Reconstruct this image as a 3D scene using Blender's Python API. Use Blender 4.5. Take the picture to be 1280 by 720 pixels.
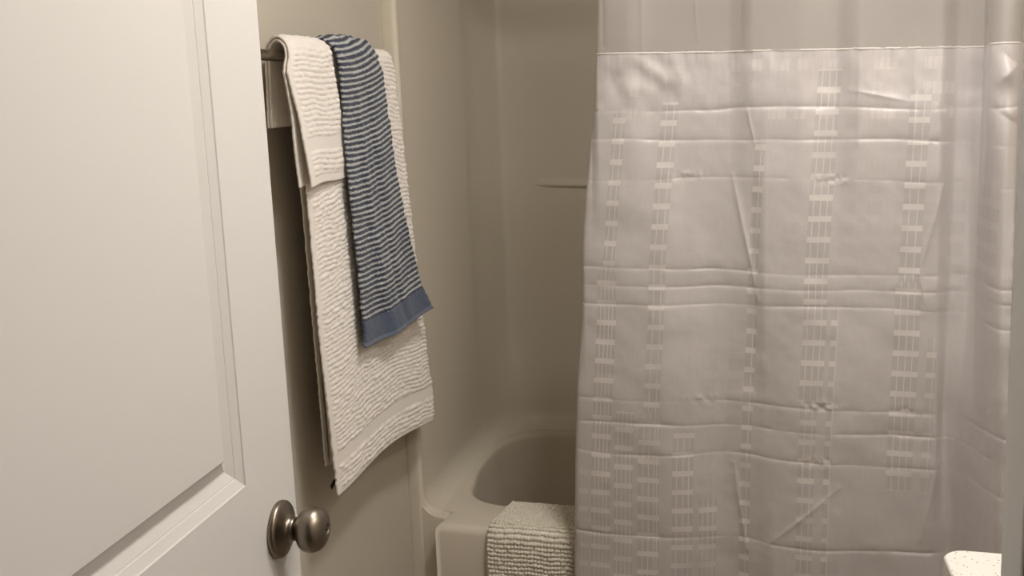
import bpy, bmesh, math
import numpy as np
from mathutils import Vector, Matrix

for o in list(bpy.data.objects):
    bpy.data.objects.remove(o)
SC = bpy.context.scene
COL = SC.collection
PI = math.pi

# ------------------------------------------------------------------ camera
cam = bpy.data.cameras.new('camera')
camo = bpy.data.objects.new('camera', cam)
COL.objects.link(camo)
cam.sensor_width = 36.0
cam.lens = 1310.64 / 1280 * 36.0
cam.shift_x = -(853.07 - 640) / 1280
cam.shift_y = (341.4 - 360) / 1280
cam.clip_start = 0.02
yaw, pit, rol = math.radians(-12.975), math.radians(9.807), math.radians(-0.6788)
fw = Vector((math.sin(yaw) * math.cos(pit), math.cos(yaw) * math.cos(pit), -math.sin(pit)))
rt = Vector((math.cos(yaw), -math.sin(yaw), 0))
up = rt.cross(fw)
r2 = math.cos(rol) * rt + math.sin(rol) * up
u2 = -math.sin(rol) * rt + math.cos(rol) * up
CZ = 1.40
camo.matrix_world = Matrix(((r2.x, u2.x, -fw.x, 0), (r2.y, u2.y, -fw.y, 0), (r2.z, u2.z, -fw.z, CZ), (0, 0, 0, 1)))
SC.camera = camo

# ------------------------------------------------------------------ world, lights, exposure
world = bpy.data.worlds.new('world')
SC.world = world
world.use_nodes = True
bgn = world.node_tree.nodes['Background']
bgn.inputs[0].default_value = (0.75, 0.86, 1.0, 1)
bgn.inputs[1].default_value = 0.06
SC.view_settings.view_transform = 'Standard'
SC.view_settings.look = 'None'
SC.view_settings.gamma = 1.0
SC.view_settings.use_curve_mapping = False
SC.view_settings.exposure = 0.08
LAMP_Y = (0.82, 1.02, 1.22)
LAMP_X, LAMP_Z = 0.30, 2.08
LAMP_W = 4.0
LAMP_COL = (1.0, 0.960, 0.930)
CEIL_W = 14.0

# ------------------------------------------------------------------ helpers
def link(o, parent=None):
    COL.objects.link(o)
    if parent is not None:
        o.parent = parent
    return o

def tag(o, label=None, cat=None, group=None, kind=None):
    if label: o['label'] = label
    if cat: o['category'] = cat
    if group: o['group'] = group
    if kind: o['kind'] = kind
    return o

def empty(name, loc, rotz=0.0):
    o = bpy.data.objects.new(name, None)
    o.empty_display_size = 0.05
    o.location = loc
    o.rotation_euler = (0, 0, rotz)
    return link(o)

def shade(me, smooth=True):
    if smooth:
        me.polygons.foreach_set('use_smooth', [True] * len(me.polygons))

def obj_bm(name, bm, m, parent=None, smooth=False, bevel=0, seg=2):
    me = bpy.data.meshes.new(name)
    bmesh.ops.recalc_face_normals(bm, faces=bm.faces)
    bm.to_mesh(me); bm.free()
    if m: me.materials.append(m)
    shade(me, smooth)
    o = link(bpy.data.objects.new(name, me), parent)
    if bevel:
        md = o.modifiers.new('bevel', 'BEVEL'); md.width = bevel; md.segments = seg
        md.limit_method = 'ANGLE'; md.angle_limit = math.radians(35)
    return o

def box(bm, x0, x1, y0, y1, z0, z1):
    v = [bm.verts.new((x, y, z)) for x in (x0, x1) for y in (y0, y1) for z in (z0, z1)]
    for f in ((0, 1, 3, 2), (4, 6, 7, 5), (0, 4, 5, 1), (2, 3, 7, 6), (0, 2, 6, 4), (1, 5, 7, 3)):
        bm.faces.new([v[i] for i in f])

def box_obj(name, dims, m, parent=None, bevel=0, kind=None):
    bm = bmesh.new(); box(bm, *dims)
    o = obj_bm(name, bm, m, parent, bevel=bevel)
    if kind: o['kind'] = kind
    return o

def lathe(bm, prof, axis_o, ax, n=48):
    """prof: list of (radius, height along ax)"""
    ax = Vector(ax).normalized(); o = Vector(axis_o)
    a = ax.orthogonal().normalized(); b = ax.cross(a)
    rings = []
    for r, h in prof:
        if r < 1e-6:
            rings.append([bm.verts.new(o + ax * h)])
        else:
            rings.append([bm.verts.new(o + ax * h + (a * math.cos(2 * PI * i / n) + b * math.sin(2 * PI * i / n)) * r) for i in range(n)])
    for A, B in zip(rings, rings[1:]):
        for i in range(n):
            j = (i + 1) % n
            if len(A) == 1 and len(B) == 1: continue
            if len(A) == 1: bm.faces.new((A[0], B[i], B[j]))
            elif len(B) == 1: bm.faces.new((A[i], B[0], A[j]))
            else: bm.faces.new((A[i], B[i], B[j], A[j]))

def grid_obj(name, P, m, parent=None, uv=None, closed_u=False, closed_v=False):
    """P: (nv, nu, 3) array of points"""
    nv, nu = P.shape[:2]
    me = bpy.data.meshes.new(name)
    idx = np.arange(nv * nu).reshape(nv, nu)
    A = idx
    if closed_u: A = np.concatenate([A, A[:, :1]], 1)
    if closed_v: A = np.concatenate([A, A[:1, :]], 0)
    q = np.stack([A[:-1, :-1], A[:-1, 1:], A[1:, 1:], A[1:, :-1]], -1).reshape(-1, 4)
    me.vertices.add(nv * nu)
    me.vertices.foreach_set('co', P.reshape(-1).astype(np.float32))
    me.loops.add(q.size)
    me.loops.foreach_set('vertex_index', q.reshape(-1).astype(np.int32))
    me.polygons.add(len(q))
    me.polygons.foreach_set('loop_start', np.arange(0, q.size, 4, dtype=np.int32))
    me.polygons.foreach_set('loop_total', np.full(len(q), 4, dtype=np.int32))
    me.update(calc_edges=True)
    if uv is not None:
        l = me.uv_layers.new(name='UVMap')
        l.data.foreach_set('uv', uv.reshape(-1, 2)[q.reshape(-1)].reshape(-1).astype(np.float32))
    shade(me)
    me.validate()
    me.materials.append(m)
    return link(bpy.data.objects.new(name, me), parent)

def vnoise(x, y, seed=0):
    x = np.asarray(x, float); y = np.asarray(y, float)
    xi = np.floor(x).astype(np.int64); yi = np.floor(y).astype(np.int64)
    fx = x - xi; fy = y - yi
    fx = fx * fx * (3 - 2 * fx); fy = fy * fy * (3 - 2 * fy)
    def h(a, b):
        n = np.sin(a * 127.1 + b * 311.7 + seed * 74.7) * 43758.5453
        return n - np.floor(n)
    return ((h(xi, yi) * (1 - fx) + h(xi + 1, yi) * fx) * (1 - fy) + (h(xi, yi + 1) * (1 - fx) + h(xi + 1, yi + 1) * fx) * fy) * 2 - 1

def sstep(a, b, x):
    t = np.clip((x - a) / (b - a), 0, 1)
    return t * t * (3 - 2 * t)

def srgb(r, g, b):
    f = lambda c: ((c / 255 + 0.055) / 1.055) ** 2.4 if c > 10 else c / 255 / 12.92
    return (f(r), f(g), f(b), 1)

# ------------------------------------------------------------------ materials
class NT:
    def __init__(s, name):
        s.m = bpy.data.materials.new(name); s.m.use_nodes = True
        s.t = s.m.node_tree; s.b = s.t.nodes['Principled BSDF']; s.out = s.t.nodes['Material Output']
    def n(s, typ, **kw):
        nd = s.t.nodes.new(typ)
        for k, v in kw.items(): setattr(nd, k, v)
        return nd
    def l(s, a, b): s.t.links.new(a, b)
    def val(s, inp, v):
        if isinstance(v, bpy.types.NodeSocket): s.l(v, inp)
        else: inp.default_value = v
    def math(s, op, a, b=0.0, c=0.0, clamp=False):
        nd = s.n('ShaderNodeMath', operation=op); nd.use_clamp = clamp
        s.val(nd.inputs[0], a); s.val(nd.inputs[1], b); s.val(nd.inputs[2], c)
        return nd.outputs[0]
    def mix(s, f, a, b):
        nd = s.n('ShaderNodeMix', data_type='RGBA')
        s.val(nd.inputs[0], f); s.val(nd.inputs[6], a); s.val(nd.inputs[7], b)
        return nd.outputs[2]
    def obj(s, which='Object'):
        return s.n('ShaderNodeTexCoord').outputs[which]
    def noise(s, vec, scale, detail=2.0, rough=0.5):
        nd = s.n('ShaderNodeTexNoise'); nd.inputs['Scale'].default_value = scale
        nd.inputs['Detail'].default_value = detail; nd.inputs['Roughness'].default_value = rough
        s.l(vec, nd.inputs['Vector']); return nd.outputs['Fac']
    def bump(s, h, strength, dist=0.001, to=None):
        nd = s.n('ShaderNodeBump'); nd.inputs['Strength'].default_value = strength
        nd.inputs['Distance'].default_value = dist
        s.l(h, nd.inputs['Height']); s.l(nd.outputs[0], (to or s.b).inputs['Normal']); return nd

def paint(name, col, rough=0.6, bump=0.15, scale=180, dist=0.0008, spec=0.3):
    t = NT(name)
    t.b.inputs['Base Color'].default_value = col
    t.b.inputs['Roughness'].default_value = rough
    t.b.inputs['Specular IOR Level'].default_value = spec
    if bump:
        t.bump(t.noise(t.obj(), scale, 3), bump, dist)
    return t.m

M_wall = paint('wall_paint', srgb(194, 186, 171), 0.75, 0.25, 160, 0.001)
M_ceil = paint('ceiling_paint', srgb(235, 232, 225), 0.85, 0.3, 120, 0.001)
M_trim = paint('trim_paint', srgb(232, 230, 226), 0.45, 0.05, 60)
M_door = paint('door_paint', srgb(203, 200, 196), 0.5, 0.10, 90, 0.0006)
M_acryl = paint('gelcoat', srgb(214, 205, 188), 0.32, 0.04, 25, 0.0006, 0.35)
M_cab = paint('cabinet_paint', srgb(225, 222, 215), 0.5, 0.05, 60)

def floor_mat():
    t = NT('vinyl_plank')
    co = t.obj()
    br = t.n('ShaderNodeTexBrick'); t.l(co, br.inputs['Vector'])
    br.inputs['Scale'].default_value = 1.0; br.inputs['Brick Width'].default_value = 1.2
    br.inputs['Row Height'].default_value = 0.15; br.inputs['Mortar Size'].default_value = 0.002
    br.inputs['Color1'].default_value = srgb(150, 132, 112); br.inputs['Color2'].default_value = srgb(128, 110, 92)
    br.inputs['Mortar'].default_value = srgb(70, 58, 48)
    w = t.noise(co, 30, 4); t.l(t.mix(t.math('MULTIPLY', w, 0.4), br.outputs['Color'], srgb(95, 80, 66)), t.b.inputs['Base Color'])
    t.b.inputs['Roughness'].default_value = 0.45
    return t.m
M_floor = floor_mat()

def metal(name, col, rough):
    t = NT(name)
    t.b.inputs['Base Color'].default_value = col; t.b.inputs['Metallic'].default_value = 1
    t.b.inputs['Roughness'].default_value = rough
    t.bump(t.noise(t.obj(), 900, 2), 0.05, 0.0002)
    return t.m
M_nickel = metal('satin_nickel', srgb(134, 125, 113), 0.33)
M_dark = metal('dark_slot', srgb(50, 45, 40), 0.4)
M_barm = metal('bar_nickel', srgb(150, 142, 130), 0.3)

def terry_white():
    t = NT('white_terry')
    co = t.obj()
    n1 = t.noise(co, 450, 3, 0.6); n2 = t.noise(co, 1400, 2, 0.6)
    c = t.mix(n1, srgb(226, 217, 207), srgb(247, 240, 232)); t.l(c, t.b.inputs['Base Color'])
    t.b.inputs['Roughness'].default_value = 0.95; t.b.inputs['Specular IOR Level'].default_value = 0.1
    t.b.inputs['Sheen Weight'].default_value = 0.25
    t.bump(t.math('ADD', n1, t.math('MULTIPLY', n2, 0.5)), 0.55, 0.0012)
    return t.m
M_terry = terry_white()

def plain_cotton():
    t = NT('flat_cotton')
    n1 = t.noise(t.obj(), 900, 3, 0.6)
    t.b.inputs['Base Color'].default_value = srgb(238, 232, 222)
    t.b.inputs['Roughness'].default_value = 0.9; t.b.inputs['Specular IOR Level'].default_value = 0.1
    t.bump(n1, 0.25, 0.0006)
    return t.m
M_cotton = plain_cotton()

STRIPE = 0.0106
BAND = 0.052
def terry_stripe():
    t = NT('striped_terry')
    uv = t.n('ShaderNodeUVMap').outputs[0]
    sp = t.n('ShaderNodeSeparateXYZ'); t.l(uv, sp.inputs[0]); U, V = sp.outputs[0], sp.outputs[1]
    w1 = t.noise(uv, 22, 2); w2 = t.noise(uv, 420, 3, 0.7); w3 = t.math('MULTIPLY_ADD', t.noise(uv, 620, 2, 0.6), 2.2, -0.6, clamp=True)
    vv = t.math('ADD', V, t.math('MULTIPLY', t.math('SUBTRACT', w1, 0.5), 0.006))
    vv = t.math('ADD', vv, t.math('MULTIPLY', t.math('SUBTRACT', w2, 0.5), 0.0100))
    ph = t.math('FRACT', t.math('DIVIDE', t.math('SUBTRACT', vv, BAND), STRIPE))
    dark = t.math('LESS_THAN', ph, 0.50)
    navy = t.mix(w3, srgb(30, 34, 48), srgb(78, 82, 100))
    light = t.mix(w3, srgb(120, 124, 128), srgb(226, 227, 220))
    col = t.mix(dark, light, navy)
    inband = t.math('LESS_THAN', V, BAND)
    slate = t.mix(w3, srgb(66, 74, 92), srgb(100, 110, 130))
    col = t.mix(inband, col, slate)
    hem = t.math('LESS_THAN', V, 0.010)
    col = t.mix(hem, col, srgb(108, 117, 136))
    t.l(col, t.b.inputs['Base Color'])
    t.b.inputs['Roughness'].default_value = 0.95; t.b.inputs['Specular IOR Level'].default_value = 0.1
    t.b.inputs['Sheen Weight'].default_value = 0.2
    co = t.obj()
    t.bump(t.math('ADD', t.noise(co, 500, 3, 0.6), t.noise(co, 1400, 2, 0.6)), 0.7, 0.0012)
    return t.m
M_stripe = terry_stripe()

def chenille():
    t = NT('chenille')
    co = t.obj(); n1 = t.noise(co, 700, 3, 0.7)
    t.l(t.mix(n1, srgb(206, 198, 180), srgb(238, 231, 214)), t.b.inputs['Base Color'])
    t.b.inputs['Roughness'].default_value = 0.95; t.b.inputs['Specular IOR Level'].default_value = 0.1
    t.b.inputs['Sheen Weight'].default_value = 0.3
    t.bump(n1, 0.5, 0.001)
    return t.m
M_chen = chenille()

def counter_mat():
    t = NT('speckled_solid_surface')
    co = t.obj()
    v = t.n('ShaderNodeTexVoronoi'); v.inputs['Scale'].default_value = 170; t.l(co, v.inputs['Vector'])
    sel = t.math('MULTIPLY', t.math('LESS_THAN', v.outputs['Distance'], 0.20), t.math('GREATER_THAN', t.noise(co, 190, 2), 0.50))
    t.l(t.mix(sel, srgb(216, 211, 202), srgb(140, 130, 112)), t.b.inputs['Base Color'])
    t.b.inputs['Roughness'].default_value = 0.25
    return t.m
M_counter = counter_mat()

def satin():
    t = NT('satin_jacquard')
    uv = t.n('ShaderNodeUVMap').outputs[0]
    sp = t.n('ShaderNodeSeparateXYZ'); t.l(uv, sp.inputs[0]); U, V = sp.outputs[0], sp.outputs[1]
    P = 0.0415
    jit = t.noise(uv, 9, 1)
    # columns: centre, width, line offsets, strength, v phase, zmin, zmax
    cols = [(0.066, 0.026, (-0.006, 0.006), 1.0, 0.0, 1.03, 1.36),
            (0.062, 0.042, (-0.013, -0.004, 0.005, 0.013), 1.0, 0.0, 0.0, 1.03),
            (0.024, 0.020, (-0.004, 0.004), 0.6, 0.0, 0.0, 0.62),
            (0.112, 0.040, (-0.014, -0.004, 0.005, 0.014), 0.9, 0.022, 0.0, 0.74),
            (0.168, 0.034, (-0.006, 0.009), 1.0, 0.006, 0.74, 1.38),
            (0.166, 0.046, (-0.012, 0.000, 0.012, 0.018), 1.0, 0.006, 0.0, 0.74),
            (0.237, 0.042, (-0.012, 0.001, 0.012), 0.9, 0.030, 0.0, 0.70),
            (0.288, 0.034, (-0.010, 0.0, 0.010), 0.8, 0.030, 0.0, 0.55),
            (0.363, 0.022, (0.003,), 1.0, 0.012, 0.0, 1.30),
            (0.492, 0.046, (-0.014, 0.0, 0.013), 1.0, 0.027, 0.78, 1.44),
            (0.490, 0.034, (-0.006, 0.008), 0.9, 0.027, 0.0, 0.78),
            (0.531, 0.013, (0.006,), 0.9, 0.027, 0.0, 0.97),
            (0.672, 0.040, (-0.008, 0.008), 1.0, 0.002, 1.03, 1.40),
            (0.672, 0.050, (-0.014, 0.0, 0.013), 1.0, 0.002, 0.60, 1.03),
            (0.722, 0.018, (0.004,), 0.8, 0.002, 0.60, 0.92),
            (0.870, 0.012, (), 0.6, 0.01, 0.95, 1.2),
            (0.940, 0.044, (-0.014, 0.0, 0.013), 1.0, 0.02, 0.0, 1.4)]
    # short, blocky windows just below the seam
    upper = [(0.085, 0.035), (0.300, 0.024), (0.345, 0.026), (0.392, 0.036), (0.438, 0.026), (0.492, 0.030), (0.60, 0.050), (0.705, 0.060)]
    acc = None; win = None
    vpath = {}
    def bars(ph):
        k = round(ph, 4)
        if k not in vpath:
            m = t.math('MODULO', t.math('ADD', V, ph + 1.0), P)
            vpath[k] = t.math('COMPARE', m, P / 2, 0.0057)
        return vpath[k]
    for c, w, offs, st, ph, z0, z1 in cols:
        inb = t.math('COMPARE', U, c, w / 2)
        lim = t.math('COMPARE', V, (z0 + z1) / 2, (z1 - z0) / 2)
        inb = t.math('MULTIPLY', inb, lim)
        b = t.math('MULTIPLY', inb, bars(ph))
        ln = None
        for o_ in offs:
            x = t.math('COMPARE', U, c + o_, 0.00085)
            ln = x if ln is None else t.math('MAXIMUM', ln, x)
        ln = t.math('MULTIPLY', ln if ln is not None else 0.0, lim)
        s_ = t.math('MULTIPLY', t.math('MAXIMUM', b, ln), st)
        acc = s_ if acc is None else t.math('MAXIMUM', acc, s_)
        wn = t.math('MULTIPLY', inb, st * 0.5)
        win = wn if win is None else t.math('MAXIMUM', win, wn)
    ub = t.math('COMPARE', t.math('MODULO', V, 0.046), 0.023, 0.0115)
    ub = t.math('MULTIPLY', ub, t.math('COMPARE', V, 1.40, 0.06))
    us = None
    for c, w in upper:
        x = t.math('COMPARE', U, c, w / 2); us = x if us is None else t.math('MAXIMUM', us, x)
    fine = t.math('GREATER_THAN', t.math('MODULO', U, 0.0115), 0.0018)
    ub = t.math('MULTIPLY', ub, t.math('MULTIPLY_ADD', t.noise(uv, 14.0, 1), 5.0, -2.0, clamp=True))
    ub = t.math('MULTIPLY', t.math('MULTIPLY', ub, us), fine)
    fade = t.math('MULTIPLY_ADD', jit, 2.4, -0.55, clamp=True)
    ub = t.math('MULTIPLY', ub, 0.4)
    # a faint overall lattice of darker windows, fading in and out
    lat = t.math('MULTIPLY', t.math('LESS_THAN', t.math('MODULO', V, P), P * 0.62), t.math('LESS_THAN', t.math('MODULO', U, 0.053), 0.03))
    lat = t.math('MULTIPLY', lat, t.math('MULTIPLY_ADD', t.noise(uv, 4.0, 1), 5.0, -2.5, clamp=True))
    acc = t.math('MAXIMUM', t.math('MULTIPLY', acc, t.math('MULTIPLY_ADD', fade, 0.55, 0.45)), ub)
    sc = t.n('ShaderNodeMapping'); sc.inputs['Scale'].default_value = (600, 25, 1); t.l(uv, sc.inputs[0])
    thr = t.noise(sc.outputs[0], 1.0, 2)
    base = t.mix(thr, srgb(194, 187, 184), srgb(206, 199, 196))
    base = t.mix(t.math('MULTIPLY', win, 0.6), base, srgb(172, 165, 161))
    base = t.mix(t.math('MULTIPLY', lat, 0.25), base, srgb(172, 165, 161))
    col = t.mix(t.math('MULTIPLY', acc, 0.62), base, srgb(240, 234, 228))
    t.l(col, t.b.inputs['Base Color'])
    r = t.math('MULTIPLY_ADD', acc, -0.06, 0.38)
    t.l(r, t.b.inputs['Roughness'])
    t.b.inputs['Specular IOR Level'].default_value = 0.9
    t.b.inputs['Sheen Weight'].default_value = 0.15
    t.bump(t.noise(uv, 38, 3, 0.55), 0.18, 0.004)
    tr = t.n('ShaderNodeBsdfTranslucent'); t.l(col, tr.inputs[0])
    mx = t.n('ShaderNodeMixShader'); mx.inputs[0].default_value = 0.15
    t.l(t.b.outputs[0], mx.inputs[1]); t.l(tr.outputs[0], mx.inputs[2]); t.l(mx.outputs[0], t.out.inputs[0])
    return t.m
M_satin = satin()

def sheer():
    t = NT('sheer_voile')
    uv = t.n('ShaderNodeUVMap').outputs[0]
    t.b.inputs['Base Color'].default_value = srgb(186, 179, 175)
    t.b.inputs['Roughness'].default_value = 0.6
    t.b.inputs['Sheen Weight'].default_value = 0.2
    t.bump(t.noise(uv, 20, 2), 0.15, 0.003)
    tp = t.n('ShaderNodeBsdfTransparent')
    mx = t.n('ShaderNodeMixShader'); mx.inputs[0].default_value = 0.50
    t.l(t.b.outputs[0], mx.inputs[1]); t.l(tp.outputs[0], mx.inputs[2]); t.l(mx.outputs[0], t.out.inputs[0])
    return t.m
M_sheer = sheer()

def emit(name, col, st):
    t = NT(name)
    t.b.inputs['Base Color'].default_value = (0.9, 0.9, 0.88, 1)
    t.b.inputs['Emission Color'].default_value = col; t.b.inputs['Emission Strength'].default_value = st
    return t.m
M_glow = emit('lit_frosted_glass', (1.0, 0.97, 0.92, 1), 4.0)

# ------------------------------------------------------------------ the room
WX = -1.17            # left wall
RX = 0.46             # right wall
FY0, FY1 = 0.331, 0.402   # wall with the doorway
TY = 2.165            # face of the tub surround
BY = 2.88             # back of the tub alcove
CH = 2.40
st = 'structure'
box_obj('floor', (-1.7, 1.4, -1.2, 3.1, -0.05, 0.0), M_floor, kind=st)
box_obj('ceiling', (-1.7, 1.4, -1.2, 3.1, CH, CH + 0.08), M_ceil, kind=st)
box_obj('wall_left', (WX - 0.12, WX, FY0, TY + 0.003, 0, CH), M_wall, kind=st)
box_obj('wall_alcove_left', (-1.40, -1.28, TY + 0.003, 3.05, 0, CH), M_wall, kind=st)
box_obj('wall_right', (RX, RX + 0.12, FY0, 3.05, 0, CH), M_wall, kind=st)
box_obj('wall_back', (-1.40, RX, 2.93, 3.05, 0, CH), M_wall, kind=st)
# alcove soffit above the surround closes the step between the wall and the surround
box_obj('wall_soffit', (-1.28, RX, TY + 0.003, 2.93, 2.0315, CH), M_wall, kind=st)
# doorway wall
DX0, DX1 = -0.622, 0.050
bm = bmesh.new()
box(bm, WX - 0.12, DX0, FY0, FY1, 0, CH)
box(bm, DX1, RX + 0.12, FY0, FY1, 0, CH)
box(bm, DX0, DX1, FY0, FY1, 2.07, CH)
tag(obj_bm('wall_front', bm, M_wall), kind=st)
# hallway shell behind the camera
box_obj('wall_hall_back', (-1.7, 1.4, -1.2, -1.1, 0, CH), M_wall, kind=st)
box_obj('wall_hall_left', (-1.7, -1.6, -1.1, FY0, 0, CH), M_wall, kind=st)
box_obj('wall_hall_right', (1.3, 1.4, -1.1, FY0, 0, CH), M_wall, kind=st)
# door frame
bm = bmesh.new(); box(bm, 0.0338, DX1, FY0 - 0.002, FY1 + 0.002, 0, 2.07)
tag(obj_bm('trim_1', bm, M_trim, bevel=0.002), kind=st)
bm = bmesh.new(); box(bm, DX0, -0.606, FY0 - 0.002, FY1 + 0.002, 0, 2.07)
tag(obj_bm('trim_2', bm, M_trim, bevel=0.002), kind=st)
bm = bmesh.new(); box(bm, -0.606, 0.0338, FY0 - 0.002, FY1 + 0.002, 2.055, 2.07)
tag(obj_bm('trim_3', bm, M_trim), kind=st)
for n, (a, b) in enumerate(((0.041, 0.100), (-0.672, -0.612))):
    bm = bmesh.new(); box(bm, a, b, FY0 - 0.016, FY0 - 0.002, 0, 2.12)
    tag(obj_bm('trim_%d' % (n + 4), bm, M_trim, bevel=0.004), kind=st)
bm = bmesh.new(); box(bm, -0.612, 0.041, FY0 - 0.016, FY0 - 0.002, 2.062, 2.12)
tag(obj_bm('trim_6', bm, M_trim, bevel=0.004), kind=st)
def baseboard(name, x0, x1, y0, y1):
    bm = bmesh.new(); box(bm, x0, x1, y0, y1, 0, 0.085)
    tag(obj_bm(name, bm, M_trim, bevel=0.004), kind=st)
baseboard('baseboard_left', WX, WX + 0.013, FY1, TY - 0.05)
baseboard('baseboard_right', RX - 0.013, RX, 1.21, 2.10)

# ------------------------------------------------------------------ shower surround
def smooth_path(pts, rad_n=14):
    """Catmull-Rom through the points"""
    pts = [np.array(p, float) for p in pts]
    P = [pts[0]] + pts + [pts[-1]]
    out = []
    for i in range(1, len(P) - 2):
        for k in range(rad_n):
            t = k / rad_n
            a, b, c, d = P[i - 1], P[i], P[i + 1], P[i + 2]
            out.append(0.5 * ((2 * b) + (-a + c) * t + (2 * a - 5 * b + 4 * c - d) * t * t + (-a + 3 * b - 3 * c + d) * t ** 3))
    out.append(pts[-1])
    return np.array(out)

RIM = 0.415
TUB = bpy.data.objects.new('bathtub', None); COL.objects.link(TUB); TUB.location = (-0.37, 2.5, 0)
tag(TUB, 'beige moulded bathtub with its surround walls, in the alcove behind the shower curtain', 'bathtub')
left = [(-1.1705, 2.167), (-1.1705, 2.158), (-1.150, 2.157), (-1.140, 2.160), (-1.137, 2.170), (-1.1455, 2.185), (-1.152, 2.22), (-1.165, 2.32), (-1.183, 2.45),
        (-1.195, 2.54), (-1.202, 2.60), (-1.207, 2.645), (-1.212, 2.672), (-1.216, 2.70), (-1.218, 2.74), (-1.215, 2.78),
        (-1.207, 2.82), (-1.196, 2.85), (-1.184, 2.860), (-1.160, 2.866), (-1.10, 2.876), (-0.95, 2.88)]
low = [(-1.1705, 2.167), (-1.1705, 2.158), (-1.150, 2.157), (-1.140, 2.160), (-1.137, 2.170), (-1.1455, 2.185), (-1.152, 2.22), (-1.165, 2.32), (-1.183, 2.45),
        (-1.195, 2.54), (-1.203, 2.60), (-1.207, 2.64), (-1.209, 2.67), (-1.210, 2.70), (-1.207, 2.735), (-1.200, 2.77),
        (-1.186, 2.80), (-1.168, 2.825), (-1.145, 2.845), (-1.115, 2.862), (-1.06, 2.876), (-0.95, 2.88)]
def whole(l):
    r_ = [(min(-x - 0.745, RX - 0.016), y) for x, y in l][::-1]
    return smooth_path(l + [(-0.4, 2.88)] + r_, 6)
path_low = whole(low)
path = whole(left)
# inward normals
d = np.gradient(path, axis=0); d /= np.linalg.norm(d, axis=1)[:, None] + 1e-9
nin = np.stack([d[:, 1], -d[:, 0]], 1)
zs = [(RIM - 0.006, 0.046), (RIM + 0.001, 0.039), (RIM + 0.005, 0.031), (RIM + 0.012, 0.021), (RIM + 0.022, 0.012), (RIM + 0.036, 0.004), (RIM + 0.055, 0.0)]
zs = zs + [(z, 0.0) for z in np.linspace(0.52, 2.0, 40)] + [(2.02, -0.003), (2.028, -0.008), (2.030, -0.012)]
depthmask = np.clip((path[:, 1] - 2.162) / 0.012, 0, 1)[:, None]
S = np.zeros((len(zs), len(path), 3))
for i, (z, off) in enumerate(zs):
    wz = float(sstep(0.44, 0.75, z)); p = path * wz + path_low * (1 - wz)
    p = p + nin * off * (depthmask if off > 0 else 1)
    S[i, :, :2] = p; S[i, :, 2] = z
# legs of the surround below the rim at the front (flange down to the floor)
surround = TUB
o = grid_obj('wall_shell', S - np.array([-0.37, 2.5, 0]), M_acryl, surround)
def flange(side):
    fl = lambda x: x if side < 0 else -x - 0.745
    pts = [(-1.150, 0), (-1.150, RIM + 0.040), (-1.1450, RIM + 0.036), (-1.1365, RIM + 0.022), (-1.127, RIM + 0.012), (-1.117, RIM + 0.005), (-1.108, RIM + 0.001), (-1.095, RIM - 0.0012), (-1.086, RIM - 0.0015), (-1.078, RIM - 0.005), (-1.076, RIM - 0.03), (-1.076, 0)]
    bm = bmesh.new()
    F_ = [[bm.verts.new(Vector((min(fl(x + dx), RX - 0.002), y, max(0, z + dz))) - Vector((-0.37, 2.5, 0))) for x, z in pts] for y, dx, dz in ((2.160, 0, 0), (2.185, -0.003, -0.0008), (2.21, -0.010, -0.003), (2.27, -0.022, -0.014))]
    bm.faces.new(F_[0]); bm.faces.new(F_[-1])
    for A_, B_ in zip(F_, F_[1:]):
        for i in range(len(pts)):
            j = (i + 1) % len(pts); bm.faces.new((A_[i], A_[j], B_[j], B_[i]))
    return obj_bm('flange', bm, M_acryl, surround, bevel=0.002, seg=3)
flange(-1); flange(1)
kf = 6 * 5 + 1
for sl_ in (slice(0, kf), slice(len(path) - kf, len(path))):
    pp = path[sl_]
    G_ = np.zeros((12, len(pp), 3)); G_[:, :, :2] = pp[None]; G_[:, :, 2] = np.linspace(0.0, RIM - 0.006, 12)[:, None]
    grid_obj('flange_lip', G_ - np.array([-0.37, 2.5, 0]), M_acryl, surround)
# soap ledge on the back wall
L = []
ys = np.linspace(0, 1, 60)
x = -1.14 + ys * 1.47
dep = 0.014 * np.sin(np.clip(ys * 1.5 / 0.22, 0, 1) * PI / 2) ** 0.8 * np.sin(np.clip((1 - ys) * 1.5 / 0.22, 0, 1) * PI / 2) ** 0.8
prof = [(0.0, 0.014), (0.4, 0.010), (0.8, 0.002), (0.95, -0.003), (1.0, -0.006), (0.93, -0.0085), (0.5, -0.013), (0.0, -0.018)]
A = np.zeros((len(prof), 60, 3))
for i, (k, dz) in enumerate(prof):
    A[i, :, 0] = x; A[i, :, 1] = 2.884 - dep * k - 0.003; A[i, :, 2] = 1.146 + dz
grid_obj('soap_ledge', A - np.array([-0.37, 2.5, 0]), M_acryl, surround)

# ------------------------------------------------------------------ bathtub
tub = TUB
TO = np.array([-0.37, 2.5, 0])
# basin opening, anticlockwise
half = [(-1.091, 2.36), (-1.068, 2.295), (-1.02, 2.248), (-0.955, 2.228), (-0.85, 2.222), (-0.40, 2.222), (0.10, 2.222), (0.20, 2.235), (0.28, 2.28), (0.32, 2.36),
        (0.34, 2.52), (0.33, 2.66), (0.27, 2.74), (0.16, 2.772), (0.0, 2.776), (-0.45, 2.776), (-0.92, 2.776), (-1.03, 2.765), (-1.105, 2.725), (-1.135, 2.65), (-1.135, 2.56), (-1.118, 2.45)]
hp = [np.array(p) for p in half]
n_ = len(hp); outl = []
for i in range(n_):
    a, b, c, d_ = hp[i - 1], hp[i], hp[(i + 1) % n_], hp[(i + 2) % n_]
    for k in range(8):
        t = k / 8
        outl.append(0.5 * ((2 * b) + (-a + c) * t + (2 * a - 5 * b + 4 * c - d_) * t * t + (-a + 3 * b - 3 * c + d_) * t ** 3))
outl = np.array(outl) * 1.013; N = len(outl)
cen = np.array([-0.37, 2.50])
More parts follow.
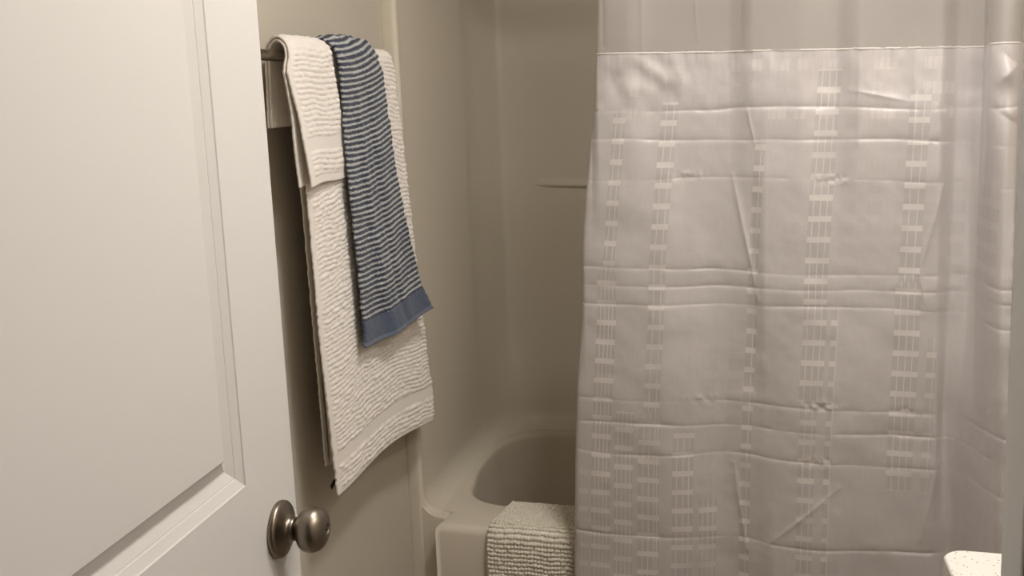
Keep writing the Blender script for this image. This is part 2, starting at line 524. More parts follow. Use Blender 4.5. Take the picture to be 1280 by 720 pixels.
# outer ring: parameterised by the same angles but landing on the rectangle
OX0, OX1, OY0, OY1 = -1.084, 0.345, 2.112, 2.90
def rect_ring(x0, x1, y0, y1):
    R_ = []
    for p in outl:
        v = p - cen
        k = 1e9
        if v[0] < 0: k = min(k, (x0 - cen[0]) / v[0])
        if v[0] > 0: k = min(k, (x1 - cen[0]) / v[0])
        if v[1] < 0: k = min(k, (y0 - cen[1]) / v[1])
        if v[1] > 0: k = min(k, (y1 - cen[1]) / v[1])
        R_.append(cen + v * k)
    R_ = np.array(R_)
    for cx in (x0, x1):
        for cy in (y0, y1):
            j = np.argmin(np.hypot(R_[:, 0] - cx, R_[:, 1] - cy)); R_[j] = (cx, cy)
    return R_
def outer(ins, z):
    """front edge straight; the sides beyond the front corner widen under the surround"""
    R_ = rect_ring(-1.22, 0.455, OY0 + ins, OY1)
    fr = R_[:, 1] < 2.20
    R_[fr, 0] = np.clip(R_[fr, 0], OX0 + ins * 0.6, OX1 - ins * 0.6)
    return np.column_stack([R_, np.full(N, z)])
rings = [outer(0.018, 0.0), outer(0.018, 0.03), outer(0.0, 0.05), outer(0.0, RIM - 0.018), outer(0.0015, RIM - 0.010), outer(0.006, RIM - 0.004), outer(0.013, RIM - 0.001), outer(0.022, RIM)]
lip = lambda s, z: np.column_stack([cen + (outl - cen) * 1.0 + (outl - cen) / np.linalg.norm(outl - cen, axis=1)[:, None] * s, np.full(N, z)])
o8 = outer(0.022, RIM)
l0 = lip(0.016, RIM)
rings += [o8 * 0.5 + l0 * 0.5, l0, lip(0.009, RIM - 0.001), lip(0.004, RIM - 0.004), lip(0.001, RIM - 0.009), lip(-0.001, RIM - 0.016)]
for k in range(1, 10):
    t = k / 9
    rings.append(lip(-0.001 - 0.06 * t ** 1.3, RIM - 0.016 - 0.26 * t))
for s, z in ((-0.075, 0.125), (-0.10, 0.105), (-0.13, 0.095), (-0.17, 0.09)):
    rings.append(lip(s, z))
for k in (0.6, 0.3, 0.02):
    base = lip(-0.17, 0.088); base[:, :2] = cen + (base[:, :2] - cen) * k; rings.append(base)
grid_obj('tub_shell', np.array(rings) - TO, M_acryl, tub, closed_u=True)
bm = bmesh.new()
lathe(bm, [(0, 0.003), (0.018, 0.003), (0.026, 0.001), (0.028, -0.002)], (0.55, 0.0, 0.094), (0, 0, 1), 24)
obj_bm('drain', bm, M_nickel, tub, smooth=True)

# ------------------------------------------------------------------ bath mat over the tub edge
mat_o = empty('bath_mat', (-0.72, 2.18, RIM))
tag(mat_o, 'cream bobbly chenille bath mat draped over the front edge of the bathtub', 'bath mat')
MO = Vector((-0.72, 2.18, RIM))
# side path (y, z): inside the tub, over the rim, down the front
mp = smooth_path([(2.294, 0.22), (2.280, 0.32), (2.272, 0.385), (2.262, 0.412), (2.240, 0.4225), (2.20, 0.4225), (2.150, 0.4225), (2.122, 0.420), (2.107, 0.408), (2.1020, 0.38), (2.100, 0.30), (2.099, 0.16), (2.099, 0.10)], 10)
sl = np.concatenate([[0], np.cumsum(np.linalg.norm(np.diff(mp, axis=0), axis=1))])
def mpos(s):
    y = np.interp(s, sl, mp[:, 0]); z = np.interp(s, sl, mp[:, 1])
    y2 = np.interp(s + 0.002, sl, mp[:, 0]); z2 = np.interp(s + 0.002, sl, mp[:, 1])
    t = np.array([y2 - y, z2 - z]); t /= np.linalg.norm(t) + 1e-9
    return y, z, np.array([t[1], -t[0]]) * -1   # normal
X0, X1 = -0.952, -0.46
# backing
nb = 50
ss = np.linspace(0, sl[-1] - 0.003, 120)
cs = []
for s in ss:
    y, z, nn = mpos(s)
    if nn[1] < 0 and abs(nn[1]) > abs(nn[0]): nn = -nn
    cs.append((y, z, nn[0], nn[1]))
cs = np.array(cs)
sgn = 1
# make the normals point away from the rim
mid = np.array([2.19, 0.36])
for c in cs:
    if np.dot(c[2:], c[:2] - mid) < 0: c[2:] *= -1
xs = np.linspace(X0, X1, 30)
loop = []
def wob(s):
    return 0.0015 * math.sin(s * 40)
B = np.zeros((len(cs), 2 * len(xs), 3))
for i, c in enumerate(cs):
    for j, xx in enumerate(xs):
        e = min(1, (xx - X0) / 0.006, (X1 - xx) / 0.006); th = 0.004 * (0.4 + 0.6 * e)
        B[i, j] = (xx, c[0] + c[2] * th, c[1] + c[3] * th)
        B[i, 2 * len(xs) - 1 - j] = (xx, c[0] - c[2] * 0.002, c[1] - c[3] * 0.002)
grid_obj('backing', B - np.array(MO), M_cotton, mat_o, closed_u=True)
# the bobbles: one pile part
bm = bmesh.new(); bmesh.ops.create_icosphere(bm, subdivisions=2, radius=1.0)
ico_v = np.array([v.co[:] for v in bm.verts]); ico_f = np.array([[v.index for v in f.verts] for f in bm.faces]); bm.free()
rng = np.random.default_rng(4)
centers = []
rowp = 0.0102; colp = 0.0080
nrow = int((sl[-1] - 0.008) / rowp)
for i in range(nrow):
    s = 0.005 + i * rowp
    y, z, nn = mpos(s)
    if np.dot(nn, np.array([y, z]) - mid) < 0: nn = -nn
    nc = int((X1 - X0 - 0.012) / colp)
    ph = vnoise(i * 0.37, 3.1, 2) * 0.003
    for j in range(nc):
        xx = X0 + 0.008 + j * colp + ph * 0.4 + rng.normal(0, 0.0007)
        ds = rng.normal(0, 0.0006) + 0.0022 * vnoise(xx * 25, s * 9, 5)
        yy, zz, _ = mpos(s + ds)
        r = 0.0050 * (1 + rng.normal(0, 0.09))
        h = 0.0052 + rng.normal(0, 0.0006)
        centers.append((xx, yy + nn[0] * h, zz + nn[1] * h, r, nn[0], nn[1]))
centers = np.array(centers); nC = len(centers)
V = ico_v[None] * centers[:, None, 3:4] * np.array([0.98, 0.92, 0.92]) + centers[:, None, :3]
F = ico_f[None] + (np.arange(nC) * len(ico_v))[:, None, None]
me = bpy.data.meshes.new('chenille_pile')
me.from_pydata((V.reshape(-1, 3) - np.array(MO)).tolist(), [], F.reshape(-1, 3).tolist()); shade(me); me.materials.append(M_chen)
tag(link(bpy.data.objects.new('chenille_pile', me), mat_o), kind='stuff')

# ------------------------------------------------------------------ door
KN = np.array([-0.708, 1.0, 0.914]); DA = math.radians(11.1); HB = 0.612
door = empty('door_1', (KN[0] + HB * math.sin(DA), KN[1] - HB * math.cos(DA), 0.008), DA)
door['kind'] = st
# local frame: +y runs from the hinge to the free edge, +x is the visible face
DH, DW, DT = 2.03, HB + 0.0515, 0.035
def door_mesh():
    """slab with two moulded panels on each face"""
    yk = HB
    py0, py1 = 0.108, yk - 0.0705
    panels = [(py0, py1, 0.992 - 0.008, 1.90), (py0, py1, 0.20, 0.80)]
    # moulding profile: distance from the outer edge, depth
    pr = [(0.0, 0.0), (0.0010, -0.0012), (0.0115, -0.0050), (0.0122, -0.0057), (0.0134, -0.0059), (0.0235, -0.0098), (0.0250, -0.0099), (0.0395, -0.0040), (0.0415, -0.0010), (0.0430, -0.0002)]
    bm = bmesh.new()
    for face in (1, -1):
        X = lambda dep: (0 if face == 1 else -DT) + face * dep
        # flat stiles and rails
        def quad(a, b, c, d_):
            vs = [bm.verts.new((X(0), *p)) for p in (a, b, c, d_)]
            bm.faces.new(vs)
        zb = [0, panels[1][2], panels[1][3], panels[0][2], panels[0][3], DH]
        quad((0, 0), (py0, 0), (py0, DH), (0, DH))
        quad((py1, 0), (DW, 0), (DW, DH), (py1, DH))
        for a, b in ((zb[0], zb[1]), (zb[2], zb[3]), (zb[4], zb[5])):
            quad((py0, a), (py1, a), (py1, b), (py0, b))
        for (a, b, c, d_) in panels:
            prev = None
            for (s, dep) in pr:
                ring = [bm.verts.new((X(dep), *p)) for p in ((a + s, c + s), (b - s, c + s), (b - s, d_ - s), (a + s, d_ - s))]
                if prev:
                    for k in range(4):
                        bm.faces.new((prev[k], prev[(k + 1) % 4], ring[(k + 1) % 4], ring[k]))
                prev = ring
            bm.faces.new(prev)
    # edges
    for pts in (((0, 0), (DW, 0)), ((DW, 0), (DW, DH)), ((DW, DH), (0, DH)), ((0, DH), (0, 0))):
        (a, b), (c, d_) = pts
        bm.faces.new([bm.verts.new(p) for p in ((0, a, b), (0, c, d_), (-DT, c, d_), (-DT, a, b))])
    bmesh.ops.remove_doubles(bm, verts=bm.verts, dist=1e-5)
    return bm
obj_bm('door_leaf', door_mesh(), M_door, door)
# door knob set
KZ = 0.9125 - 0.008
knob = bpy.data.objects.new('door_knob', None)
bm = bmesh.new()
lathe(bm, [(0.0325, 0.0), (0.0330, 0.0015), (0.0325, 0.0050), (0.0312, 0.0066), (0.0285, 0.0078), (0.0245, 0.0090), (0.0200, 0.0106), (0.0165, 0.0122), (0.0145, 0.0142), (0.0136, 0.0165), (0.0134, 0.0190), (0.0128, 0.0195), (0, 0.0195)], (0.0003, HB, KZ), (1, 0, 0), 64)
rosette = obj_bm('rosette', bm, M_nickel, door, smooth=True)
bm = bmesh.new()
KS = 0.0085
kp = [(0.0, 0.024), (0.0098, 0.024), (0.0098, 0.0285), (0.0112, 0.0292), (0.0118, 0.0310), (0.0135, 0.0325), (0.0180, 0.0338), (0.0222, 0.0364), (0.0250, 0.0402), (0.0263, 0.0440), (0.0266, 0.0475), (0.0260, 0.0515), (0.0243, 0.0556), (0.0214, 0.0592), (0.0176, 0.0618), (0.0130, 0.0636), (0.0085, 0.0645), (0.0062, 0.0647), (0.0058, 0.0640), (0.0050, 0.0630), (0.0, 0.0628)]
lathe(bm, [(a, b - KS) for a, b in kp], (0.0003, HB, KZ), (1, 0, 0), 64)
kb = obj_bm('knob', bm, M_nickel, door, smooth=True)
bm = bmesh.new(); lathe(bm, [(0, 0.0642 - KS), (0.0016, 0.0642 - KS), (0.0018, 0.0630 - KS)], (0.0003, HB, KZ), (1, 0, 0), 16)
obj_bm('release_slot', bm, M_dark, kb, smooth=True)
bm = bmesh.new()
lathe(bm, [(0.0325, 0.0), (0.0325, 0.005), (0.0285, 0.0078), (0.0165, 0.0128), (0.0130, 0.019), (0.0120, 0.030), (0.020, 0.035), (0.0262, 0.044), (0.0243, 0.0556), (0.013, 0.0636), (0, 0.065)], (-DT - 0.0003, HB, KZ), (-1, 0, 0), 40)
obj_bm('inner_knob', bm, M_nickel, door, smooth=True)
bm = bmesh.new(); box(bm, -DT / 2 - 0.012, -DT / 2 + 0.012, DW - 0.001, DW + 0.0012, KZ - 0.028, KZ + 0.028)
obj_bm('latch_plate', bm, M_nickel, door, bevel=0.0005)
for z in (0.22, 1.02, 1.80):
    bm = bmesh.new(); lathe(bm, [(0, 0), (0.006, 0), (0.006, 0.09), (0, 0.09)], (0.004, -0.004, z), (0, 0, 1), 16)
    obj_bm('hinge', bm, M_nickel, door, smooth=False)
bpy.data.objects.remove(knob)

# ------------------------------------------------------------------ towel bar
BX, BZ = -1.100, 1.4705
BR_ = 0.0098; BEND = 2.000
bar = empty('towel_bar', (WX, 1.77, BZ))
tag(bar, 'brushed metal towel bar on the left wall holding three towels', 'towel bar')
bo = Vector((WX, 1.77, BZ))
bm = bmesh.new(); lathe(bm, [(0, 0), (BR_, 0), (BR_, BEND - 1.395), (0, BEND - 1.395)], Vector((BX, 1.395, BZ)) - bo, (0, 1, 0), 32)
o = obj_bm('rod', bm, M_barm, bar, smooth=True)
md = o.modifiers.new('b', 'BEVEL'); md.width = 0.001; md.limit_method = 'ANGLE'
for y in (1.415, BEND - 0.016):
    bm = bmesh.new()
    lathe(bm, [(0, 0.0), (0.026, 0.0), (0.026, 0.005), (0.016, 0.011), (0.012, 0.02), (0.012, 0.060), (0.015, 0.068), (0.015, 0.082), (0.010, 0.086), (0, 0.086)], Vector((WX, y, BZ)) - bo, (1, 0, 0), 32)
    obj_bm('bar_post', bm, M_barm, bar, smooth=True)

# ------------------------------------------------------------------ towels
def at(y, z, x):
    """edge measured on the plane x = -1.04, moved along the sight line to plane x"""
    k = x / -1.04
    return y * k, CZ + (z - CZ) * k

def drape(name, R, g, thick, front_L, front_R, front_bot, back_L, back_R, back_bot, xbulge, rib, mat, parent,
          spread=0.0, hem_mask=0.010, dres=0.0022, yscatter=0.0, bandmask=None, topwob=0.0, seed=1, spread_b=None, t_in=0.0):
    """folded towel over the bar. front_L/R: lists of (z, y); front_bot(t)->z ; rib(U,V,side)->height"""
    zf = lambda L, z: np.interp(z, [p[0] for p in L][::-1], [p[1] for p in L][::-1])
    widest = 0.42
    # cross-section path: outer layer 0..1, fold, inner layer 1..0
    wy = abs(front_R[0][1] - front_L[0][1])
    nt = max(20, int(wy * 1.25 / dres)); inn = t_in
    t_out = np.linspace(0, 1, nt); t_back = np.linspace(1, inn, nt // 2)
    fold_n = 9
    fa = np.linspace(0, PI, fold_n + 2)[1:-1]
    T = np.concatenate([t_out, np.ones(fold_n), t_back])
    G = np.concatenate([np.ones(nt), np.cos(fa), -np.ones(len(t_back))])
    YX = np.concatenate([np.zeros(nt), np.sin(fa) * g, np.zeros(len(t_back))])
    nd_f = int((BZ - min(front_bot(0), front_bot(1))) / dres)
    nd_b = int((BZ - min(back_bot(0), back_bot(1))) / (dres * 2))
    arc_n = max(14, int(PI * R / dres))
    rows = []
    Lf = BZ - front_bot(T); Lb = BZ - back_bot(T)
    P = []; UV = []
    width = wy
    for k in range(nd_b, 0, -1):
        f = k / nd_b
        dd = Lb * f; z = BZ - dd
        yl = zf(back_L, z); yr = zf(back_R, z)
        sb = spread if spread_b is None else spread_b
        gg = G * (g + sb * (1 - T) * f)
        x = BX - R - gg - 0.0
        P.append(np.stack([x, yl + (yr - yl) * T + YX, z], -1)); UV.append(np.stack([T * width, Lf + PI * R + dd, np.where(G > 0, 1, 0) + 0 * x], -1))
        rows.append(('b', np.full_like(T, -1.0), np.zeros_like(T)))
    for k in range(arc_n + 1):
        th = PI * k / arc_n; w = k / arc_n
        w = w * w * (3 - 2 * w)
        yl = zf(back_L, BZ) * (1 - w) + zf(front_L, BZ) * w
        yr = zf(back_R, BZ) * (1 - w) + zf(front_R, BZ) * w
        r = R + G * g + topwob * math.sin(th) * vnoise(T * 5, 0 * T + k * 0.15, seed)
        P.append(np.stack([BX - math.cos(th) * r, yl + (yr - yl) * T + YX, BZ + math.sin(th) * r], -1))
        UV.append(np.stack([T * width, Lf + R * (PI - th), 0 * T], -1))
        rows.append(('a', np.full_like(T, -math.cos(th)), np.full_like(T, math.sin(th))))
    for k in range(1, nd_f + 1):
        f = k / nd_f
        dd = Lf * f; z = BZ - dd
        yl = zf(front_L, z); yr = zf(front_R, z)
        gg = G * (g + spread * (1 - T) * sstep(0, 1, f))
        x = BX + R + gg + xbulge(T, f)
        P.append(np.stack([x, yl + (yr - yl) * T + YX, z], -1)); UV.append(np.stack([T * width, Lf - dd, 0 * T], -1))
        rows.append(('f', np.ones_like(T), np.zeros_like(T)))
    P = np.array(P); UV = np.array(UV)
    nx = np.array([r_[1] for r_ in rows]); nz = np.array([r_[2] for r_ in rows])
    U, V = UV[..., 0], UV[..., 1]
    m = sstep(hem_mask * 0.6, hem_mask * 1.2, U)
    h = rib(U, V) * m * (np.abs(G)[None] > 0.9)
    # keep inner layer calmer
    h = h * np.where(G > 0, 1, 0.5)[None]
    sgn = np.sign(G)[None] * np.ones_like(U)
    P[..., 0] += nx * h * sgn; P[..., 2] += nz * h * sgn
    P[..., 1] += yscatter * vnoise(V * 160, T[None] * 3 + 0 * V, seed + 3) * np.exp(-np.minimum(T, 1 - T)[None] * 25)
    me = grid_obj(name, P, mat, parent, uv=UV[..., :2])
    sd = me.modifiers.new('solidify', 'SOLIDIFY'); sd.thickness = thick; sd.offset = 0; sd.use_even_offset = False
    return me

def ribber(period, amp, bands, lump=0.5, seed=0, wavy=0.35, edge=0.014):
    def f(U, V):
        ph = V / period + wavy * vnoise(U * 45, V * 30, seed) + 0.35 * vnoise(U * 14, V * 9, seed + 1)
        r = np.abs(np.sin(PI * ph)) ** 0.7
        r = r * (1 + lump * vnoise(U * 170, V / period * 1.1, seed + 2)) + 0.25 * vnoise(U * 420, V * 420, seed + 4)
        m = np.ones_like(V)
        for a, b in bands:   # smooth bands, distance from the hem
            m = m * (1 - (sstep(a - 0.003, a + 0.001, V) * (1 - sstep(b - 0.001, b + 0.003, V))))
        return amp * (r * m)
    return f

def towel_thing(name, label, cat, loc):
    t = empty(name, loc); tag(t, label, cat); return t

def reparent(o, t):
    o.parent = t
    loc = np.array(t.location)
    n = len(o.data.vertices); a = np.empty(n * 3, np.float32); o.data.vertices.foreach_get('co', a)
    a = a.reshape(-1, 3) - loc; o.data.vertices.foreach_set('co', a.reshape(-1).astype(np.float32)); o.data.update()

# --- long white bath towel, nearest the bar
xf = -1.078
def E(lst, x): return [at(y, z, x)[::-1] for (y, z) in lst]
fL = [(1.50, 1.695)] + E([(1.624, 1.237), (1.625, 0.966), (1.641, 0.675), (1.641, 0.60)], xf)
fR = [(1.50, 2.018)] + E([(1.958, 1.455), (1.972, 1.35), (2.029, 0.833), (2.047, 0.756), (2.040, 0.694), (2.03, 0.60)], xf)
zbl = at(1.641, 0.675, xf)[1]; zbr = at(2.040, 0.694, xf)[1]
def fbot(t): return zbl + (zbr - zbl) * sstep(0, 1, np.asarray(t, float) * 0.9) + 0.016 * np.sin(PI * np.clip(np.asarray(t, float), 0, 1))
def bbot(t): return 0.690 + 0.02 * np.asarray(t, float)
def bulge_long(T, f): return 0.004 * np.sin(T * 7 + 1) * f + 0.006 * f * (1 - T)
long_t = towel_thing('bath_towel', 'long white ribbed bath towel hanging under the two smaller towels', 'towel', (BX, 1.85, BZ))
o = drape('terry_body', 0.0160, 0.0024, 0.0040, fL, fR, fbot, [(1.5, 1.72), (0.6, 1.745)], [(1.5, 2.02), (0.6, 2.03)], bbot, bulge_long,
          ribber(0.0092, 0.0027, [(-0.01, 0.007), (0.056, 0.082)], seed=3, wavy=0.45, lump=0.7), M_terry, None, spread=0.0012, hem_mask=0.012, yscatter=0.0016, seed=5, spread_b=0.0, t_in=0.035)
reparent(o, long_t)
bm = bmesh.new(); box(bm, -0.0006, 0.0006, -0.012, 0.006, -0.010, 0.0)
bmesh.ops.rotate(bm, verts=bm.verts, cent=(0, 0, 0), matrix=Matrix.Rotation(0.5, 3, 'X'))
for v in bm.verts: v.co += Vector((xf - 0.006, at(1.641, 0.69, xf)[0] + 0.008, zbl + 0.026)) - Vector(long_t.location)
tg = obj_bm('care_tag', bm, paint('tag_black', srgb(24, 24, 28), 0.7, 0), long_t); tg['label'] = 'small black care tag'

# --- small white washcloth
xw = -1.066
fL = [(1.49, 1.650)] + E([(1.592, 1.44), (1.608, 1.374), (1.622, 1.242), (1.622, 1.2)], xw)
fR = [(1.52, at(1.72, 1.48, xw)[0])] + E([(1.735, 1.44), (1.753, 1.356), (1.776, 1.255), (1.776, 1.2)], xw)
zbl = at(1.622, 1.242, xw)[1] + 0.002; zbr = at(1.774, 1.255, xw)[1]
def wbot(t):
    t = np.asarray(t, float); return zbl + (zbr - zbl) * t + 0.003 * np.sin(PI * t * 2)
def wbbot(t): return 1.345 + 0.004 * np.asarray(t, float)
wash = towel_thing('washcloth', 'small white ribbed washcloth, nearest the door on the towel bar', 'towel', (BX, 1.70, BZ))
o = drape('terry_body', 0.0292, 0.0030, 0.0040, fL, fR, wbot, [(1.52, 1.675), (1.30, 1.660)], [(1.52, 1.76), (1.30, 1.77)], wbbot, lambda T, f: 0.004 * f * np.cos(T * 4),
          ribber(0.0098, 0.0025, [(-0.01, 0.016), (0.058, 0.084)], lump=0.5, seed=11, wavy=0.3), M_terry, None, spread=0.009, hem_mask=0.011, yscatter=0.001, seed=9, spread_b=0.0)
reparent(o, wash)

# --- blue and white striped hand towel on top
xb = -1.060
def bx(y, z, b): return at(y, z, xb + b)
fL = [(1.56, 1.780), (1.49, 1.788)] + E([(1.756, 1.443)], xb) + E([(1.761, 1.239), (1.770, 1.056)], xb + 0.004) + E([(1.777, 0.921), (1.777, 0.88)], xb + 0.008)
fR = [(1.56, 1.895), (1.49, 1.915)] + E([(1.912, 1.445)], xb) + [bx(1.955, 1.205, 0.012)[::-1], bx(2.019, 1.003, 0.025)[::-1], bx(2.068, 0.94, 0.03)[::-1], bx(2.07, 0.86, 0.03)[::-1]]
zbl = at(1.777, 0.921, xb + 0.008)[1]; zbr = bx(2.069, 0.94, 0.03)[1]
def blbot(t):
    t = np.asarray(t, float); return zbl + (zbr - zbl) * t ** 1.3 - 0.004 * np.sin(PI * t)
def blbb(t): return 1.24 + 0 * np.asarray(t, float)
hand = towel_thing('hand_towel', 'blue and white striped hand towel with a solid blue end', 'towel', (BX, 1.86, BZ))
def bulge_b(T, f):
    return 0.008 * f * (1 - T) + 0.03 * T * f ** 1.5 + 0.0035 * np.sin(T * 11 + f * 2) * (0.3 + f * 0.7) + 0.006 * np.exp(-((T - 0.30 - 0.1 * f) / 0.07) ** 2) * np.clip(f * 3, 0, 1) - 0.004 * np.exp(-((T - 0.55 - 0.05 * f) / 0.05) ** 2) * np.clip(f * 3, 0, 1)
def rib_b(U, V):
    ph = (V - BAND) / STRIPE
    r = np.clip(np.sin(2 * PI * ph) * 1.5, -1, 1) * 0.0007
    r = r * (V > BAND) + 0.0006 * vnoise(U * 300, V * 300, 7) - 0.0008 * (V < 0.010)
    return r + 0.0020 * vnoise(U * 22, V * 26, 21)
o = drape('terry_body', 0.0360, 0.0032, 0.0045, fL, fR, blbot, [(1.56, 1.705), (1.47, 1.735), (1.40, 1.80), (1.0, 1.81)], [(1.56, 1.90), (1.0, 1.95)], blbb, bulge_b,
          rib_b, M_stripe, None, spread=0.0, t_in=0.06, hem_mask=0.002, yscatter=0.0030, topwob=0.006, seed=31)
reparent(o, hand)

# ------------------------------------------------------------------ shower curtain
curtain = empty('shower_curtain', (-0.1, 2.06, 1.95))
tag(curtain, 'off-white satin shower curtain with woven pattern and sheer top panel', 'shower curtain')
CO = np.array([-0.1, 2.06, 1.95])
XR = 0.425; CY = 2.055
ZL = [(1.95, -0.630), (1.582, -0.640), (1.489, -0.646), (1.362, -0.659), (1.215, -0.675), (1.048, -0.691), (0.928, -0.695), (0.770, -0.708), (0.645, -0.717), (0.498, -0.721), (0.348, -0.726), (0.1, -0.73)]
def XL(z): return np.interp(z, [a for a, _ in ZL][::-1], [b for _, b in ZL][::-1])
# fold profile: (x, offset) at three heights; negative = towards the room
K = {1.95: [(-.66, .004), (-.635, -.014), (-.58, -.012), (-.52, .006), (-.45, .012), (-.38, .012), (-.325, -.012), (-.24, -.010), (-.17, .006), (-.125, -.012), (-.05, -.002), (.024, -.004), (.060, .024), (.080, .030), (.1055, .028), (.109, -.112), (.135, -.135), (.158, -.118), (.172, -.03), (.22, .02), (.27, -.02), (.33, .01), (.38, -.02), (.43, .0)],
     1.45: [(-.66, .008), (-.640, -.010), (-.58, -.014), (-.52, .002), (-.45, .010), (-.38, .013), (-.325, -.010), (-.24, -.012), (-.17, .004), (-.125, -.012), (-.05, -.002), (.024, -.006), (.060, .024), (.080, .030), (.1055, .028), (.109, -.112), (.135, -.138), (.158, -.120), (.172, -.03), (.22, .02), (.27, -.02), (.33, .01), (.38, -.02), (.43, .0)],
     1.05: [(-.70, .008), (-.680, -.010), (-.60, -.016), (-.52, -.014), (-.46, .002), (-.39, .018), (-.335, .012), (-.300, -.008), (-.22, -.008), (-.12, -.002), (-.04, .002), (.028, -.002), (.060, .022), (.085, .022), (.103, .006), (.122, -.080), (.145, -.125), (.160, -.125), (.178, -.03), (.22, .02), (.27, -.02), (.33, .01), (.38, -.02), (.43, .0)],
     0.75: [(-.73, .006), (-.705, -.010), (-.62, -.016), (-.52, -.018), (-.46, -.006), (-.38, .020), (-.33, .016), (-.30, .006), (-.20, -.010), (-.12, -.006), (-.04, .004), (.036, .004), (.054, .022), (.072, .010), (.10, -.030), (.135, -.100), (.160, -.135), (.175, -.125), (.19, -.04), (.23, .02), (.28, -.02), (.33, .01), (.38, -.02), (.43, .0)],
     0.35: [(-.75, .006), (-.715, -.012), (-.62, -.018), (-.52, -.016), (-.45, .0), (-.37, .024), (-.32, .010), (-.28, -.010), (-.20, -.014), (-.12, -.004), (-.04, .004), (.02, .004), (.050, .010), (.068, .026), (.10, -.020), (.135, -.095), (.160, -.135), (.175, -.125), (.19, -.04), (.23, .02), (.28, -.02), (.33, .01), (.38, -.02), (.43, .0)]}
HK = sorted(K)
def pchip(xk, yk, x):
    xk = np.array(xk); yk = np.array(yk); h = np.diff(xk); dl = np.diff(yk) / h
    dv = np.zeros(len(xk)); dv[0] = dl[0]; dv[-1] = dl[-1]
    for i in range(1, len(xk) - 1):
        if dl[i - 1] * dl[i] > 0:
            w1 = 2 * h[i] + h[i - 1]; w2 = h[i] + 2 * h[i - 1]
            dv[i] = (w1 + w2) / (w1 / dl[i - 1] + w2 / dl[i])
    i = np.clip(np.searchsorted(xk, x) - 1, 0, len(h) - 1); s = np.clip((x - xk[i]) / h[i], 0, 1)
    return (yk[i] * (2 * s ** 3 - 3 * s ** 2 + 1) + h[i] * dv[i] * (s ** 3 - 2 * s ** 2 + s) + yk[i + 1] * (-2 * s ** 3 + 3 * s ** 2) + h[i] * dv[i + 1] * (s ** 3 - s ** 2))
SEAM = 1.477
creases = [(1.366, .0026), (1.302, .0022), (1.227, .0014), (1.044, .0026), (1.010, .0022), (0.972, .0026), (0.765, .0020), (0.716, .0028), (0.648, .0022), (0.466, .0030)]
def crease_z(k, x):
    z0 = creases[k][0]
    return z0 + 0.005 * vnoise(x * 4 + k * 7.3, 0 * x + k, 40) + 0.0016 * vnoise(x * 17, 0 * x + k * 3, 41)
ridges = [((-.372, 1.235), (-.318, 0.985), -.0045, .006), ((.040, 1.225), (-.002, 1.045), -.0035, .006), ((-.002, 1.045), (.010, .99), -.002, .005), ((-.122, 1.48), (-.124, 1.30), -.004, .005),
          ((-.372, .63), (-.345, .44), -.004, .006), ((.045, .66), (.015, .50), -.004, .010), ((.065, .60), (.070, .40), -.003, .006), ((-.30, .46), (-.15, .60), -.002, .005),
          ((-.02, 1.50), (-.02, 1.29), -.0025, .006), ((.020, 1.37), (.015, 1.30), -.002, .004), ((-.545, 1.95), (-.548, 1.48), -.003, .004), ((-.623, 1.95), (-.628, 1.49), .004, .005),
          ((-.125, 1.95), (-.122, 1.48), -.003, .007), ((-.35, 1.95), (-.352, 1.48), .003, .010), ((-.445, 1.60), (-.44, 1.50), -.0015, .003), ((-.14, 1.40), (-.03, 1.378), -.0022, .005),
          ((-.34, 1.37), (-.325, 1.30), -.0025, .003), ((-.60, 1.43), (-.63, 1.38), .002, .008), ((.13, 1.46), (.165, 1.43), .004, .008), ((.125, 1.41), (.165, 1.45), -.004, .01), ((.125, 1.36), (.165, 1.33), .004, .008)]
